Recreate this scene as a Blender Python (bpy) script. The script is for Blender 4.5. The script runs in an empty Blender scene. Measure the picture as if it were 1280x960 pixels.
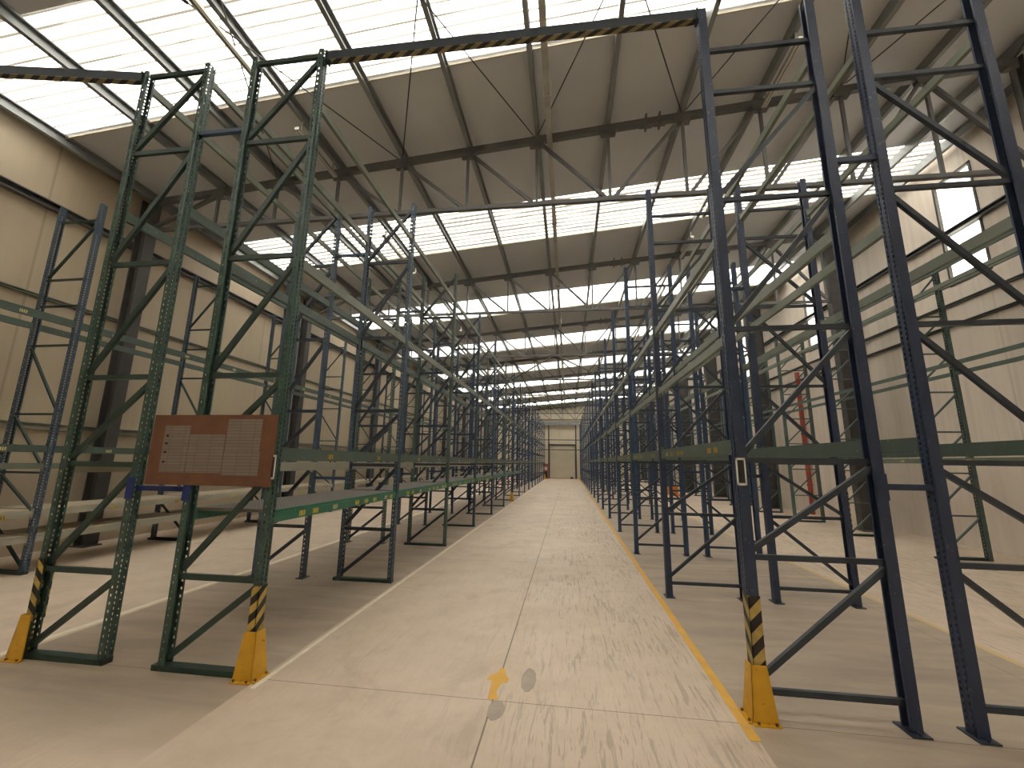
import bpy, bmesh, math, random
from mathutils import Vector, Matrix
random.seed(7)
SC = bpy.context.scene
COL = SC.collection
BAY = 3.12
ZH = 7.0

# ------------------------------------------------------------------ materials
def new_mat(name):
    m = bpy.data.materials.new(name); m.use_nodes = True
    nt = m.node_tree; nt.nodes.clear()
    out = nt.nodes.new('ShaderNodeOutputMaterial')
    return m, nt, out

def N(nt, t, **kw):
    n = nt.nodes.new(t)
    for k, v in kw.items():
        if k in n.inputs.keys(): n.inputs[k].default_value = v
        else: setattr(n, k, v)
    return n

def rgb(r, g, b):
    f = lambda c: (c/255/12.92) if c/255 <= .04045 else ((c/255+.055)/1.055)**2.4
    return (f(r), f(g), f(b), 1)

def paint(name, c1, c2=None, rough=.5, metal=0., scale=3., amount=.5, wear=None, bump=0.):
    """painted / raw surface with soft large-scale variation and optional scuffs"""
    m, nt, out = new_mat(name)
    L = nt.links.new
    b = N(nt, 'ShaderNodeBsdfPrincipled'); b.inputs['Roughness'].default_value = rough
    b.inputs['Metallic'].default_value = metal
    tc = N(nt, 'ShaderNodeTexCoord')
    nz = N(nt, 'ShaderNodeTexNoise'); nz.inputs['Scale'].default_value = scale; nz.inputs['Detail'].default_value = 5
    L(tc.outputs['Object'], nz.inputs['Vector'])
    rp = N(nt, 'ShaderNodeValToRGB')
    rp.color_ramp.elements[0].position = .5-.25*amount-.05; rp.color_ramp.elements[0].color = c1
    rp.color_ramp.elements[1].position = .5+.25*amount+.05; rp.color_ramp.elements[1].color = c2 or c1
    L(nz.outputs['Fac'], rp.inputs['Fac'])
    col = rp.outputs['Color']
    if wear:
        n2 = N(nt, 'ShaderNodeTexNoise'); n2.inputs['Scale'].default_value = 28; n2.inputs['Detail'].default_value = 6
        L(tc.outputs['Object'], n2.inputs['Vector'])
        r2 = N(nt, 'ShaderNodeValToRGB'); r2.color_ramp.elements[0].position = .66; r2.color_ramp.elements[1].position = .72
        L(n2.outputs['Fac'], r2.inputs['Fac'])
        mx = N(nt, 'ShaderNodeMixRGB'); L(r2.outputs['Color'], mx.inputs['Fac']); L(col, mx.inputs['Color1'])
        mx.inputs['Color2'].default_value = wear; col = mx.outputs['Color']
    L(col, b.inputs['Base Color'])
    if bump:
        bp = N(nt, 'ShaderNodeBump'); bp.inputs['Strength'].default_value = bump
        L(nz.outputs['Fac'], bp.inputs['Height']); L(bp.outputs['Normal'], b.inputs['Normal'])
    L(b.outputs[0], out.inputs['Surface'])
    return m

def stripes(name, ca, cb, k=5., sx=1., sy=0., sz=1., rough=.5):
    m, nt, out = new_mat(name); L = nt.links.new
    b = N(nt, 'ShaderNodeBsdfPrincipled'); b.inputs['Roughness'].default_value = rough
    tc = N(nt, 'ShaderNodeTexCoord')
    dt = N(nt, 'ShaderNodeVectorMath', operation='DOT_PRODUCT'); dt.inputs[1].default_value = (sx*k, sy*k, sz*k)
    L(tc.outputs['Object'], dt.inputs[0])
    fr = N(nt, 'ShaderNodeMath', operation='FRACT'); L(dt.outputs['Value'], fr.inputs[0])
    gt = N(nt, 'ShaderNodeMath', operation='GREATER_THAN'); gt.inputs[1].default_value = .5; L(fr.outputs[0], gt.inputs[0])
    mx = N(nt, 'ShaderNodeMixRGB'); mx.inputs['Color1'].default_value = ca; mx.inputs['Color2'].default_value = cb
    L(gt.outputs[0], mx.inputs['Fac'])
    nz = N(nt, 'ShaderNodeTexNoise'); nz.inputs['Scale'].default_value = 20
    L(tc.outputs['Object'], nz.inputs['Vector'])
    m2 = N(nt, 'ShaderNodeMixRGB', blend_type='MULTIPLY'); m2.inputs['Fac'].default_value = .5
    L(mx.outputs[0], m2.inputs['Color1']); L(nz.outputs['Fac'], m2.inputs['Color2'])
    L(m2.outputs[0], b.inputs['Base Color']); L(b.outputs[0], out.inputs['Surface'])
    return m

M = {}
M['green'] = paint('green_paint', rgb(46, 70, 62), rgb(62, 86, 78), .4, scale=6, wear=rgb(96, 112, 104))
M['greygreen'] = paint('grey_green_paint', rgb(84, 102, 96), rgb(66, 86, 82), .45, scale=6, wear=rgb(120, 128, 122))
M['slate'] = paint('slate_blue_paint', rgb(58, 74, 92), rgb(70, 86, 100), .45, scale=6, wear=rgb(110, 116, 122))
M['blue'] = paint('blue_paint', rgb(40, 60, 88), rgb(48, 70, 94), .42, scale=5, wear=rgb(80, 96, 120))
M['navy'] = paint('navy_paint', rgb(34, 46, 70), rgb(42, 56, 82), .42, scale=5, wear=rgb(86, 94, 108))
M['bright_blue'] = paint('bright_blue_paint', rgb(24, 40, 100), rgb(30, 50, 112), .4)
M['dkgreen'] = paint('dark_green_brace', rgb(30, 50, 46), rgb(40, 62, 54), .45, scale=6)
M['dkblue'] = paint('dark_blue_brace', rgb(36, 44, 56), rgb(48, 58, 68), .45, scale=6)
M['beam_green'] = paint('beam_green', rgb(70, 85, 77), rgb(80, 95, 86), .45, scale=4, wear=rgb(120, 135, 125))
M['deck_green'] = paint('beam_bright_green', rgb(36, 96, 76), rgb(44, 106, 84), .42, scale=4, wear=rgb(110, 140, 128))
M['beam_grey'] = paint('beam_grey_green', rgb(96, 104, 92), rgb(112, 118, 104), .45, scale=4)
M['beam_pale'] = paint('beam_pale_grey', rgb(160, 156, 140), rgb(150, 148, 134), .5)
M['steel_dark'] = paint('dark_column_paint', rgb(62, 60, 60), rgb(74, 72, 70), .55)
M['truss'] = paint('truss_paint', rgb(86, 88, 90), rgb(100, 100, 98), .5, scale=2)
M['purlin'] = paint('purlin_steel', rgb(136, 140, 140), rgb(122, 126, 126), .4, metal=.1, scale=2)
M['galv'] = paint('galvanised', rgb(170, 168, 160), rgb(150, 148, 142), .35, metal=.5, scale=4)
M['rod'] = paint('rod_steel', rgb(58, 56, 54), None, .5)
M['yellow'] = paint('guard_yellow', rgb(210, 162, 38), rgb(198, 148, 32), .42, scale=9, wear=rgb(150, 96, 30))
M['bolt'] = paint('bolt_steel', rgb(110, 90, 60), None, .5, metal=.6)
M['hazard'] = stripes('hazard_tape', rgb(206, 176, 90), rgb(30, 28, 26), 6.4, .9, .9, 1.)
M['hazard_r'] = stripes('hazard_tape_wide', rgb(196, 170, 96), rgb(30, 28, 28), 5.4, 1., 1., -1.)
M['hazard_x'] = stripes('hazard_tape_beam', rgb(150, 138, 98), rgb(36, 36, 36), 5.4, 1., 1.6, 0.)
M['sticker'] = stripes('sticker_paper', rgb(232, 214, 96), rgb(150, 138, 60), 34, 0, 1., 0.)
M['sticker_pale'] = stripes('sticker_pale_paper', rgb(226, 218, 160), rgb(150, 146, 110), 34, 0, 1., 0.)
M['sticker_orange'] = stripes('sticker_orange_paper', rgb(224, 178, 60), rgb(110, 90, 40), 28, 0, 1., 0.)
M['white'] = paint('white_plastic', rgb(214, 214, 206), None, .4)
M['black'] = paint('black_plastic', rgb(28, 28, 30), None, .5)
M['chip'] = paint('chipboard', rgb(168, 156, 136), rgb(186, 174, 152), .8, scale=14)
M['red'] = paint('red_paint', rgb(150, 62, 46), rgb(164, 74, 54), .5)
M['orange'] = paint('orange_paint', rgb(214, 132, 50), rgb(196, 116, 44), .6)

def deck_mat():
    m, nt, out = new_mat('steel_mesh_deck'); L = nt.links.new
    b = N(nt, 'ShaderNodeBsdfPrincipled'); b.inputs['Roughness'].default_value = .55; b.inputs['Metallic'].default_value = .2
    tc = N(nt, 'ShaderNodeTexCoord')
    w = N(nt, 'ShaderNodeTexWave', wave_type='BANDS', bands_direction='Y'); w.inputs['Scale'].default_value = 5.5
    w.inputs['Distortion'].default_value = 0
    L(tc.outputs['Object'], w.inputs['Vector'])
    w2 = N(nt, 'ShaderNodeTexWave', wave_type='BANDS', bands_direction='X'); w2.inputs['Scale'].default_value = 7
    L(tc.outputs['Object'], w2.inputs['Vector'])
    mm = N(nt, 'ShaderNodeMath', operation='MULTIPLY'); L(w.outputs['Fac'], mm.inputs[0]); L(w2.outputs['Fac'], mm.inputs[1])
    rp = N(nt, 'ShaderNodeValToRGB'); rp.color_ramp.elements[0].color = rgb(104, 96, 90); rp.color_ramp.elements[1].color = rgb(54, 50, 50)
    rp.color_ramp.elements[0].position = .25; rp.color_ramp.elements[1].position = .5
    L(mm.outputs[0], rp.inputs['Fac']); L(rp.outputs[0], b.inputs['Base Color']); L(b.outputs[0], out.inputs['Surface'])
    return m
M['deck'] = deck_mat()

def floor_mat():
    m, nt, out = new_mat('concrete_floor'); L = nt.links.new
    b = N(nt, 'ShaderNodeBsdfPrincipled'); b.inputs['Roughness'].default_value = .55
    tc = N(nt, 'ShaderNodeTexCoord')
    P = tc.outputs['Object']
    sp = N(nt, 'ShaderNodeSeparateXYZ'); L(P, sp.inputs[0])
    def noise(scale, detail=5, rough=.6, mapscale=None, dist=0.):
        n = N(nt, 'ShaderNodeTexNoise'); n.inputs['Scale'].default_value = scale; n.inputs['Detail'].default_value = detail
        n.inputs['Roughness'].default_value = rough; n.inputs['Distortion'].default_value = dist
        if mapscale:
            mp = N(nt, 'ShaderNodeMapping'); mp.inputs['Scale'].default_value = mapscale
            if len(mapscale) == 3: pass
            L(P, mp.inputs[0]); L(mp.outputs[0], n.inputs['Vector'])
        else: L(P, n.inputs['Vector'])
        return n.outputs['Fac']
    def ramp(fac, p0, p1, c0=(0,0,0,1), c1=(1,1,1,1)):
        r = N(nt, 'ShaderNodeValToRGB'); r.color_ramp.elements[0].position = p0; r.color_ramp.elements[1].position = p1
        r.color_ramp.elements[0].color = c0; r.color_ramp.elements[1].color = c1; L(fac, r.inputs['Fac']); return r.outputs['Color']
    def mix(fac, a, bb, mode='MIX'):
        x = N(nt, 'ShaderNodeMixRGB', blend_type=mode)
        for s, v in (('Fac', fac), ('Color1', a), ('Color2', bb)):
            if hasattr(v, 'is_output') or isinstance(v, bpy.types.NodeSocket): L(v, x.inputs[s])
            else: x.inputs[s].default_value = v
        return x.outputs['Color']
    def math2(op, a, bb, c=None):
        x = N(nt, 'ShaderNodeMath', operation=op)
        for i, v in enumerate((a, bb, c)):
            if v is None: continue
            if isinstance(v, bpy.types.NodeSocket): L(v, x.inputs[i])
            else: x.inputs[i].default_value = v
        return x.outputs[0]
    base = ramp(noise(.35, 6), .3, .7, rgb(198, 181, 162), rgb(214, 196, 176))
    # darker zones inside the rack bays (grey-brown slab tone)
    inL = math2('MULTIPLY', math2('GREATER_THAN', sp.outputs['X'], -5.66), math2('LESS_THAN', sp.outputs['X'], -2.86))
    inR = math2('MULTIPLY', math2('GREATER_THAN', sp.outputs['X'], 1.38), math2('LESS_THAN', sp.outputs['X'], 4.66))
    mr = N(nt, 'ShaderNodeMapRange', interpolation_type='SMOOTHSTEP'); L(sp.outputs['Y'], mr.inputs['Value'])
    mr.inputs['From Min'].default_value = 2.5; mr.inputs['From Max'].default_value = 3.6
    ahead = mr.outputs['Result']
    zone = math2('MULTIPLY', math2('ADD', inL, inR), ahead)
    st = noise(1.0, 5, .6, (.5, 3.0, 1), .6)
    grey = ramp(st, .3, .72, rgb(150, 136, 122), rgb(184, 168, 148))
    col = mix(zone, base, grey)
    # fine blotches
    bl = ramp(noise(2.2, 8, .7), .42, .75)
    col = mix(math2('MULTIPLY', bl, .40), col, rgb(168, 148, 124))
    bl2 = ramp(noise(.9, 6, .65, None, 1.), .55, .72)
    col = mix(math2('MULTIPLY', bl2, .35), col, rgb(140, 124, 104))
    # tyre scuffs: thin curved streaks, dense near the right part of the aisle
    def scuff(scale, rot, p0, p1):
        mp = N(nt, 'ShaderNodeMapping'); mp.inputs['Rotation'].default_value = (0, 0, rot); mp.inputs['Scale'].default_value = (9, .8, 1)
        L(P, mp.inputs[0])
        n = N(nt, 'ShaderNodeTexNoise'); n.inputs['Scale'].default_value = scale; n.inputs['Detail'].default_value = 4
        n.inputs['Distortion'].default_value = .8; L(mp.outputs[0], n.inputs['Vector'])
        return ramp(n.outputs['Fac'], p0, p1)
    sc = math2('ADD', scuff(2.6, .25, .60, .66), math2('ADD', scuff(4.2, -.35, .60, .66), math2('ADD', scuff(2.6, 1.2, .6, .65), scuff(1.5, 1.7, .60, .65))))
    wherex = ramp(math2('MULTIPLY_ADD', sp.outputs['X'], .3, .45), .05, .8)
    patch = ramp(noise(.5, 3), .4, .6)
    amt = math2('MULTIPLY', math2('MULTIPLY', sc, math2('ADD', wherex, .15)), math2('MULTIPLY_ADD', patch, .5, .12))
    amt = math2('MINIMUM', amt, .36)
    notz = math2('SUBTRACT', 1.0, zone)
    col = mix(math2('MULTIPLY', amt, notz), col, rgb(104, 90, 78))
    # slab joints
    def near(v, c, w):
        return math2('LESS_THAN', math2('ABSOLUTE', math2('SUBTRACT', v, c), 0.), w)
    jx = near(sp.outputs['X'], -.66, .007)
    modx = math2('ABSOLUTE', math2('SUBTRACT', math2('FRACT', math2('MULTIPLY_ADD', sp.outputs['X'], .2, .132), 0.), .0), 0.)
    jx2 = math2('LESS_THAN', modx, .0014)
    mody = math2('FRACT', math2('MULTIPLY_ADD', sp.outputs['Y'], 1/5., .218+1.), 0.)
    jy = math2('LESS_THAN', mody, .0016)
    j = math2('MINIMUM', math2('ADD', jx, math2('ADD', jx2, jy)), 1.)
    col = mix(math2('MULTIPLY', j, .75), col, rgb(84, 72, 60))
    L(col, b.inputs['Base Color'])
    rr = ramp(noise(1.2, 5), .3, .7, (.42,)*3+(1,), (.62,)*3+(1,))
    L(rr, b.inputs['Roughness'])
    bp = N(nt, 'ShaderNodeBump'); bp.inputs['Strength'].default_value = .08; L(noise(9, 6), bp.inputs['Height']); L(bp.outputs[0], b.inputs['Normal'])
    L(b.outputs[0], out.inputs['Surface'])
    return m
M['floor'] = floor_mat()
M['line_white'] = paint('worn_white_line', rgb(236, 228, 208), rgb(222, 210, 186), .6, scale=9)
M['line_yellow'] = paint('worn_yellow_line', rgb(222, 172, 62), rgb(206, 160, 78), .6, scale=6)
M['line_faded'] = paint('faded_yellow_line', rgb(206, 178, 120), rgb(198, 176, 136), .6, scale=6)
M['stain'] = paint('oil_stain', rgb(158, 146, 134), rgb(172, 158, 142), .6, scale=8)

def clad(name, c1, c2, axis='Y', rib=.25, dark=.8, rough=.6, stain=.25, sc=.6):
    """flat wall cladding with vertical panel joints and dirt runs"""
    m, nt, out = new_mat(name); L = nt.links.new
    b = N(nt, 'ShaderNodeBsdfPrincipled'); b.inputs['Roughness'].default_value = rough
    tc = N(nt, 'ShaderNodeTexCoord'); sp = N(nt, 'ShaderNodeSeparateXYZ'); L(tc.outputs['Object'], sp.inputs[0])
    nz = N(nt, 'ShaderNodeTexNoise'); nz.inputs['Scale'].default_value = sc; nz.inputs['Detail'].default_value = 6
    L(tc.outputs['Object'], nz.inputs['Vector'])
    rp = N(nt, 'ShaderNodeValToRGB'); rp.color_ramp.elements[0].position = .35; rp.color_ramp.elements[1].position = .65
    rp.color_ramp.elements[0].color = c1; rp.color_ramp.elements[1].color = c2; L(nz.outputs['Fac'], rp.inputs['Fac'])
    # vertical dirt runs
    mp = N(nt, 'ShaderNodeMapping'); mp.inputs['Scale'].default_value = (6, 6, .35); L(tc.outputs['Object'], mp.inputs[0])
    n2 = N(nt, 'ShaderNodeTexNoise'); n2.inputs['Scale'].default_value = 1.1; n2.inputs['Detail'].default_value = 5; L(mp.outputs[0], n2.inputs['Vector'])
    r2 = N(nt, 'ShaderNodeValToRGB'); r2.color_ramp.elements[0].position = .45; r2.color_ramp.elements[1].position = .8
    L(n2.outputs['Fac'], r2.inputs['Fac'])
    ms = N(nt, 'ShaderNodeMath', operation='MULTIPLY'); ms.inputs[1].default_value = stain; L(r2.outputs[0], ms.inputs[0])
    mx = N(nt, 'ShaderNodeMixRGB'); L(ms.outputs[0], mx.inputs['Fac']); L(rp.outputs[0], mx.inputs['Color1']); mx.inputs['Color2'].default_value = rgb(120, 104, 88)
    # panel joints
    a = N(nt, 'ShaderNodeMath', operation='MULTIPLY'); a.inputs[1].default_value = rib; L(sp.outputs[axis], a.inputs[0])
    f = N(nt, 'ShaderNodeMath', operation='FRACT'); L(a.outputs[0], f.inputs[0])
    l = N(nt, 'ShaderNodeMath', operation='LESS_THAN'); l.inputs[1].default_value = .012*rib*4; L(f.outputs[0], l.inputs[0])
    m2 = N(nt, 'ShaderNodeMixRGB', blend_type='MULTIPLY'); L(l.outputs[0], m2.inputs['Fac']); L(mx.outputs[0], m2.inputs['Color1'])
    m2.inputs['Color2'].default_value = (dark, dark, dark, 1)
    L(m2.outputs[0], b.inputs['Base Color']); L(b.outputs[0], out.inputs['Surface'])
    return m
M['wall_l'] = clad('left_cladding', rgb(176, 162, 140), rgb(188, 174, 150), rib=.45, dark=.8, stain=.12)
M['wall_r'] = clad('right_concrete', rgb(216, 204, 190), rgb(228, 216, 202), rib=.18, dark=.85, stain=.2)
M['wall_e'] = clad('end_cladding', rgb(206, 196, 172), rgb(216, 206, 184), axis='X', rib=.9, dark=.85, stain=.1)
M['roof'] = paint('roof_panel_underside', rgb(196, 199, 204), rgb(204, 206, 208), .6, scale=.5)
M['trim_pale'] = paint('pale_trim', rgb(188, 182, 166), None, .5)

def skylight_mat(name='translucent_sheet', ridge=.93):
    m, nt, out = new_mat(name); L = nt.links.new
    tc = N(nt, 'ShaderNodeTexCoord'); sp = N(nt, 'ShaderNodeSeparateXYZ'); L(tc.outputs['Object'], sp.inputs[0])
    # groove dirt lines, darkened and widened to paint the corrugation's shade into the sheet
    a = N(nt, 'ShaderNodeMath', operation='MULTIPLY'); a.inputs[1].default_value = 1/.21; L(sp.outputs['Y'], a.inputs[0])
    f = N(nt, 'ShaderNodeMath', operation='FRACT'); L(a.outputs[0], f.inputs[0])
    p = N(nt, 'ShaderNodeMath', operation='LESS_THAN'); p.inputs[1].default_value = .31; L(f.outputs[0], p.inputs[0])
    mp = N(nt, 'ShaderNodeMapping'); mp.inputs['Scale'].default_value = (.35, 4, 1); L(tc.outputs['Object'], mp.inputs[0])
    nz = N(nt, 'ShaderNodeTexNoise'); nz.inputs['Scale'].default_value = 1.3; nz.inputs['Detail'].default_value = 6; L(mp.outputs[0], nz.inputs['Vector'])
    r = N(nt, 'ShaderNodeValToRGB'); r.color_ramp.elements[0].position = .5; r.color_ramp.elements[1].position = .75; L(nz.outputs['Fac'], r.inputs['Fac'])
    q = N(nt, 'ShaderNodeMath', operation='MULTIPLY'); q.inputs[1].default_value = .45; L(r.outputs[0], q.inputs[0])
    p2 = N(nt, 'ShaderNodeMath', operation='MULTIPLY'); p2.inputs[1].default_value = ridge; L(p.outputs[0], p2.inputs[0])
    s = N(nt, 'ShaderNodeMath', operation='ADD'); L(q.outputs[0], s.inputs[0]); L(p2.outputs[0], s.inputs[1]); s.use_clamp = True
    mx = N(nt, 'ShaderNodeMixRGB'); L(s.outputs[0], mx.inputs['Fac']); mx.inputs['Color1'].default_value = (.95, .93, .88, 1); mx.inputs['Color2'].default_value = (.085, .075, .06, 1)
    t = N(nt, 'ShaderNodeBsdfTranslucent'); L(mx.outputs[0], t.inputs['Color'])
    d = N(nt, 'ShaderNodeBsdfDiffuse'); L(mx.outputs[0], d.inputs['Color'])
    ms = N(nt, 'ShaderNodeMixShader'); ms.inputs[0].default_value = .18; L(t.outputs[0], ms.inputs[1]); L(d.outputs[0], ms.inputs[2])
    L(ms.outputs[0], out.inputs['Surface'])
    return m
M['sky_sheet'] = skylight_mat()
M['side_sheet'] = skylight_mat('translucent_side_sheet', .08)

def board_mat():
    return paint('reddish_plywood', rgb(94, 60, 44), rgb(114, 76, 54), .45, scale=5, amount=.8, wear=rgb(112, 60, 36), bump=.05)
M['board'] = board_mat()
def paper_mat():
    m, nt, out = new_mat('printed_sheet'); L = nt.links.new
    b = N(nt, 'ShaderNodeBsdfPrincipled'); b.inputs['Roughness'].default_value = .3
    tc = N(nt, 'ShaderNodeTexCoord'); mp = N(nt, 'ShaderNodeMapping'); mp.inputs['Rotation'].default_value = (math.pi/2, 0, 0); L(tc.outputs['Object'], mp.inputs[0])
    bk = N(nt, 'ShaderNodeTexBrick'); bk.inputs['Scale'].default_value = 1.; bk.offset = 0
    bk.inputs['Brick Width'].default_value = .16; bk.inputs['Row Height'].default_value = .032; bk.inputs['Mortar Size'].default_value = .004
    bk.inputs['Color1'].default_value = rgb(126, 116, 108); bk.inputs['Color2'].default_value = rgb(118, 108, 100); bk.inputs['Mortar'].default_value = rgb(104, 92, 84)
    L(mp.outputs[0], bk.inputs['Vector'])
    L(bk.outputs[0], b.inputs['Base Color']); L(b.outputs[0], out.inputs['Surface'])
    return m
M['paper'] = paper_mat()

# ------------------------------------------------------------------ mesh helpers
class MB:
    def __init__(s): s.bm = bmesh.new()
    def box(s, x0, x1, y0, y1, z0, z1):
        v = [s.bm.verts.new(p) for p in ((x0,y0,z0),(x1,y0,z0),(x1,y1,z0),(x0,y1,z0),(x0,y0,z1),(x1,y0,z1),(x1,y1,z1),(x0,y1,z1))]
        for f in ((0,3,2,1),(4,5,6,7),(0,1,5,4),(1,2,6,5),(2,3,7,6),(3,0,4,7)): s.bm.faces.new([v[i] for i in f])
        return s
    def bar(s, a, b, w, h, up=(0,0,1)):
        """rectangular bar from a to b; w sideways, h along up"""
        a, b = Vector(a), Vector(b); d = (b-a).normalized(); up = Vector(up)
        sd = d.cross(up)
        if sd.length < 1e-4: sd = d.cross(Vector((1,0,0)))
        sd.normalize(); u = sd.cross(d).normalized()
        vs = []
        for p in (a, b):
            for i, j in ((-1,-1),(1,-1),(1,1),(-1,1)): vs.append(s.bm.verts.new(p+sd*i*w/2+u*j*h/2))
        for f in ((0,1,2,3),(7,6,5,4),(0,4,5,1),(1,5,6,2),(2,6,7,3),(3,7,4,0)): s.bm.faces.new([vs[i] for i in f])
        return s
    def tube(s, a, b, r, n=8):
        a, b = Vector(a), Vector(b); d = (b-a).normalized()
        sd = d.cross(Vector((0,0,1)))
        if sd.length < 1e-4: sd = Vector((1,0,0))
        sd.normalize(); u = sd.cross(d)
        A, B = [], []
        for k in range(n):
            t = 2*math.pi*k/n; o = sd*math.cos(t)*r+u*math.sin(t)*r
            A.append(s.bm.verts.new(a+o)); B.append(s.bm.verts.new(b+o))
        for k in range(n): s.bm.faces.new((A[k], A[(k+1)%n], B[(k+1)%n], B[k]))
        s.bm.faces.new(A[::-1]); s.bm.faces.new(B)
        return s
    def extrude_profile(s, pts, a, b, axis='Y'):
        """closed 2D profile extruded along an axis between a and b"""
        def P(u, v, w):
            return {'Y': (u, w, v), 'X': (w, u, v), 'Z': (u, v, w)}[axis]
        A = [s.bm.verts.new(P(u, v, a)) for u, v in pts]; B = [s.bm.verts.new(P(u, v, b)) for u, v in pts]
        n = len(pts)
        for k in range(n): s.bm.faces.new((A[k], A[(k+1)%n], B[(k+1)%n], B[k]))
        s.bm.faces.new(A[::-1]); s.bm.faces.new(B)
        return s
    def hull(s, bottom, top):
        A = [s.bm.verts.new(p) for p in bottom]; B = [s.bm.verts.new(p) for p in top]; n = len(A)
        for k in range(n): s.bm.faces.new((A[k], A[(k+1)%n], B[(k+1)%n], B[k]))
        s.bm.faces.new(A[::-1]); s.bm.faces.new(B); return s
    def mesh(s, name, mat):
        bmesh.ops.recalc_face_normals(s.bm, faces=s.bm.faces)
        me = bpy.data.meshes.new(name); s.bm.to_mesh(me); s.bm.free(); me.materials.append(mat); return me
    def build(s, name, mat, parent=None, loc=None, rotz=0):
        return put(name, s.mesh(name, mat), parent, loc, rotz)

def put(name, me, parent=None, loc=None, rotz=0):
    o = bpy.data.objects.new(name, me); COL.objects.link(o)
    if loc is not None: o.location = loc
    if rotz: o.rotation_euler.z = rotz
    if parent: o.parent = parent
    return o
def tag(o, label=None, cat=None, group=None, kind=None):
    if label and not kind: kind = 'thing'
    if label: o['label'] = label
    if cat: o['category'] = cat
    if group: o['group'] = group
    if kind: o['kind'] = kind
    return o
def empty(name, loc, rotz=0):
    o = bpy.data.objects.new(name, None); COL.objects.link(o); o.location = loc; o.rotation_euler.z = rotz
    o.empty_display_size = .2; return o
def copy_tree(o, parent=None):
    c = o.copy(); COL.objects.link(c)
    if parent: c.parent = parent
    for ch in list(o.children): copy_tree(ch, c)
    return c
ORD = ['nearest', 'second', 'third', 'fourth', 'fifth', 'sixth', 'seventh', 'eighth', 'ninth', 'tenth', 'eleventh', 'twelfth',
       'thirteenth', 'fourteenth', 'fifteenth', 'sixteenth', 'seventeenth', 'eighteenth', 'nineteenth']

# ------------------------------------------------------------------ building dimensions
XL, XR = -11.2, 10.5
Y0, Y1 = -5.1, 56.5
TY = [8.5+6.8*k for k in range(8)]              # truss lines (the last stands against the end wall)
NODE = [-8.9+1.65*i for i in range(12)]         # top chord nodes = purlin lines
zc = lambda x: 9.49+.0855*(x+.65)               # centre of the top chord
zr = lambda x: zc(x)+.34                        # underside of the roof sheets
ZB = 7.82                                       # bottom chord

# ---- floor
fl = MB().box(XL-.3, XR+.3, Y0-.3, Y1+.3, -.25, 0).build('floor', M['floor']); tag(fl, kind='structure')
# ---- walls (side walls follow the roof height)
def struct(o): o['kind'] = 'structure'; return o
struct(MB().box(XL-.2, XL, Y0, Y1, 0, zr(XL)).build('wall_left', M['wall_l']))
def wall_with_windows():
    # right wall: concrete / cladding with translucent vertical openings
    b = MB(); ys = [Y0]
    for k in range(8): ys += [11.0+6.8*(k), 12.15+6.8*(k)]
    ys = [y for y in ys if y < Y1-.5]
    b.box(XR, XR+.2, Y0, Y1, 0, 6.9)
    for a, c in [(Y0, 11.0)]+[(12.15+6.8*k, min(11.0+6.8*(k+1), Y1)) for k in range(7)]:
        b.box(XR, XR+.2, a, c, 6.9, zr(XR))
    for k in range(7): b.box(XR, XR+.2, 11.0+6.8*k, 12.15+6.8*k, 9.95, zr(XR))
    return b.build('wall_right', M['wall_r'])
struct(wall_with_windows())
# end wall with a door opening, plain front wall behind the viewer
b = MB(); dx0, dx1, dz = -2.42, .93, 4.35
b.extrude_profile([(XL-.2, 0), (dx0, 0), (dx0, dz), (dx1, dz), (dx1, 0), (XR+.2, 0), (XR+.2, zr(XR+.2)), (XL-.2, zr(XL-.2))], Y1, Y1+.2, 'Y')
struct(b.build('wall_back', M['wall_e']))
b = MB()
b.extrude_profile([(XL-.2, 0), (XR+.2, 0), (XR+.2, zr(XR+.2)), (XL-.2, zr(XL-.2))], Y0-.2, Y0, 'Y')
struct(b.build('wall_front', M['wall_e']))
# ---- roof: opaque strips and translucent bands
bands = [(4.4+6.8*k, 6.55+6.8*k) for k in range(-1, 8)]
bands = [b_ for b_ in bands if b_[1] < Y1]
b = MB(); y = Y0-.2
xa, xb = XL-.25, XR+.25
for a, c in bands+[(Y1+.2, None)]:
    b.extrude_profile([(xa, zr(xa)), (xb, zr(xb)), (xb, zr(xb)+.12), (xa, zr(xa)+.12)], y, a, 'Y')
    y = c
struct(b.build('ceiling', M['roof']))
GT = [0]
for i, (a, c) in enumerate(bands):
    b = MB(); p = .21; n = int((c-a)/p)+2; A = []; B = []
    yy = a-.02
    prof = [(0, 0), (.05, 0), (.08, .035), (.16, .035), (.19, 0)]
    pts = []
    while yy < c:
        for dy, dz_ in prof:
            if yy+dy <= c+.03: pts.append((yy+dy, dz_))
        yy += p
    for py, pz in pts:
        A.append(b.bm.verts.new((xa, py, zr(xa)+.02+pz))); B.append(b.bm.verts.new((xb, py, zr(xb)+.02+pz)))
    for k in range(len(pts)-1): b.bm.faces.new((A[k], A[k+1], B[k+1], B[k]))
    o = b.build('window_%d' % (i+1), M['sky_sheet'])
    struct(o)
# flashing angles at the band edges
b = MB()
for a, c in bands:
    GT[0] += 1
    b = MB(); b.extrude_profile([(xa+.26, zr(xa+.26)-.05), (xb-.26, zr(xb-.26)-.05), (xb-.26, zr(xb-.26)), (xa+.26, zr(xa+.26))], c, c+.03, 'Y')
    o = b.build('trim_%d' % (GT[0]+20), M['trim_pale']); struct(o)
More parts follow.
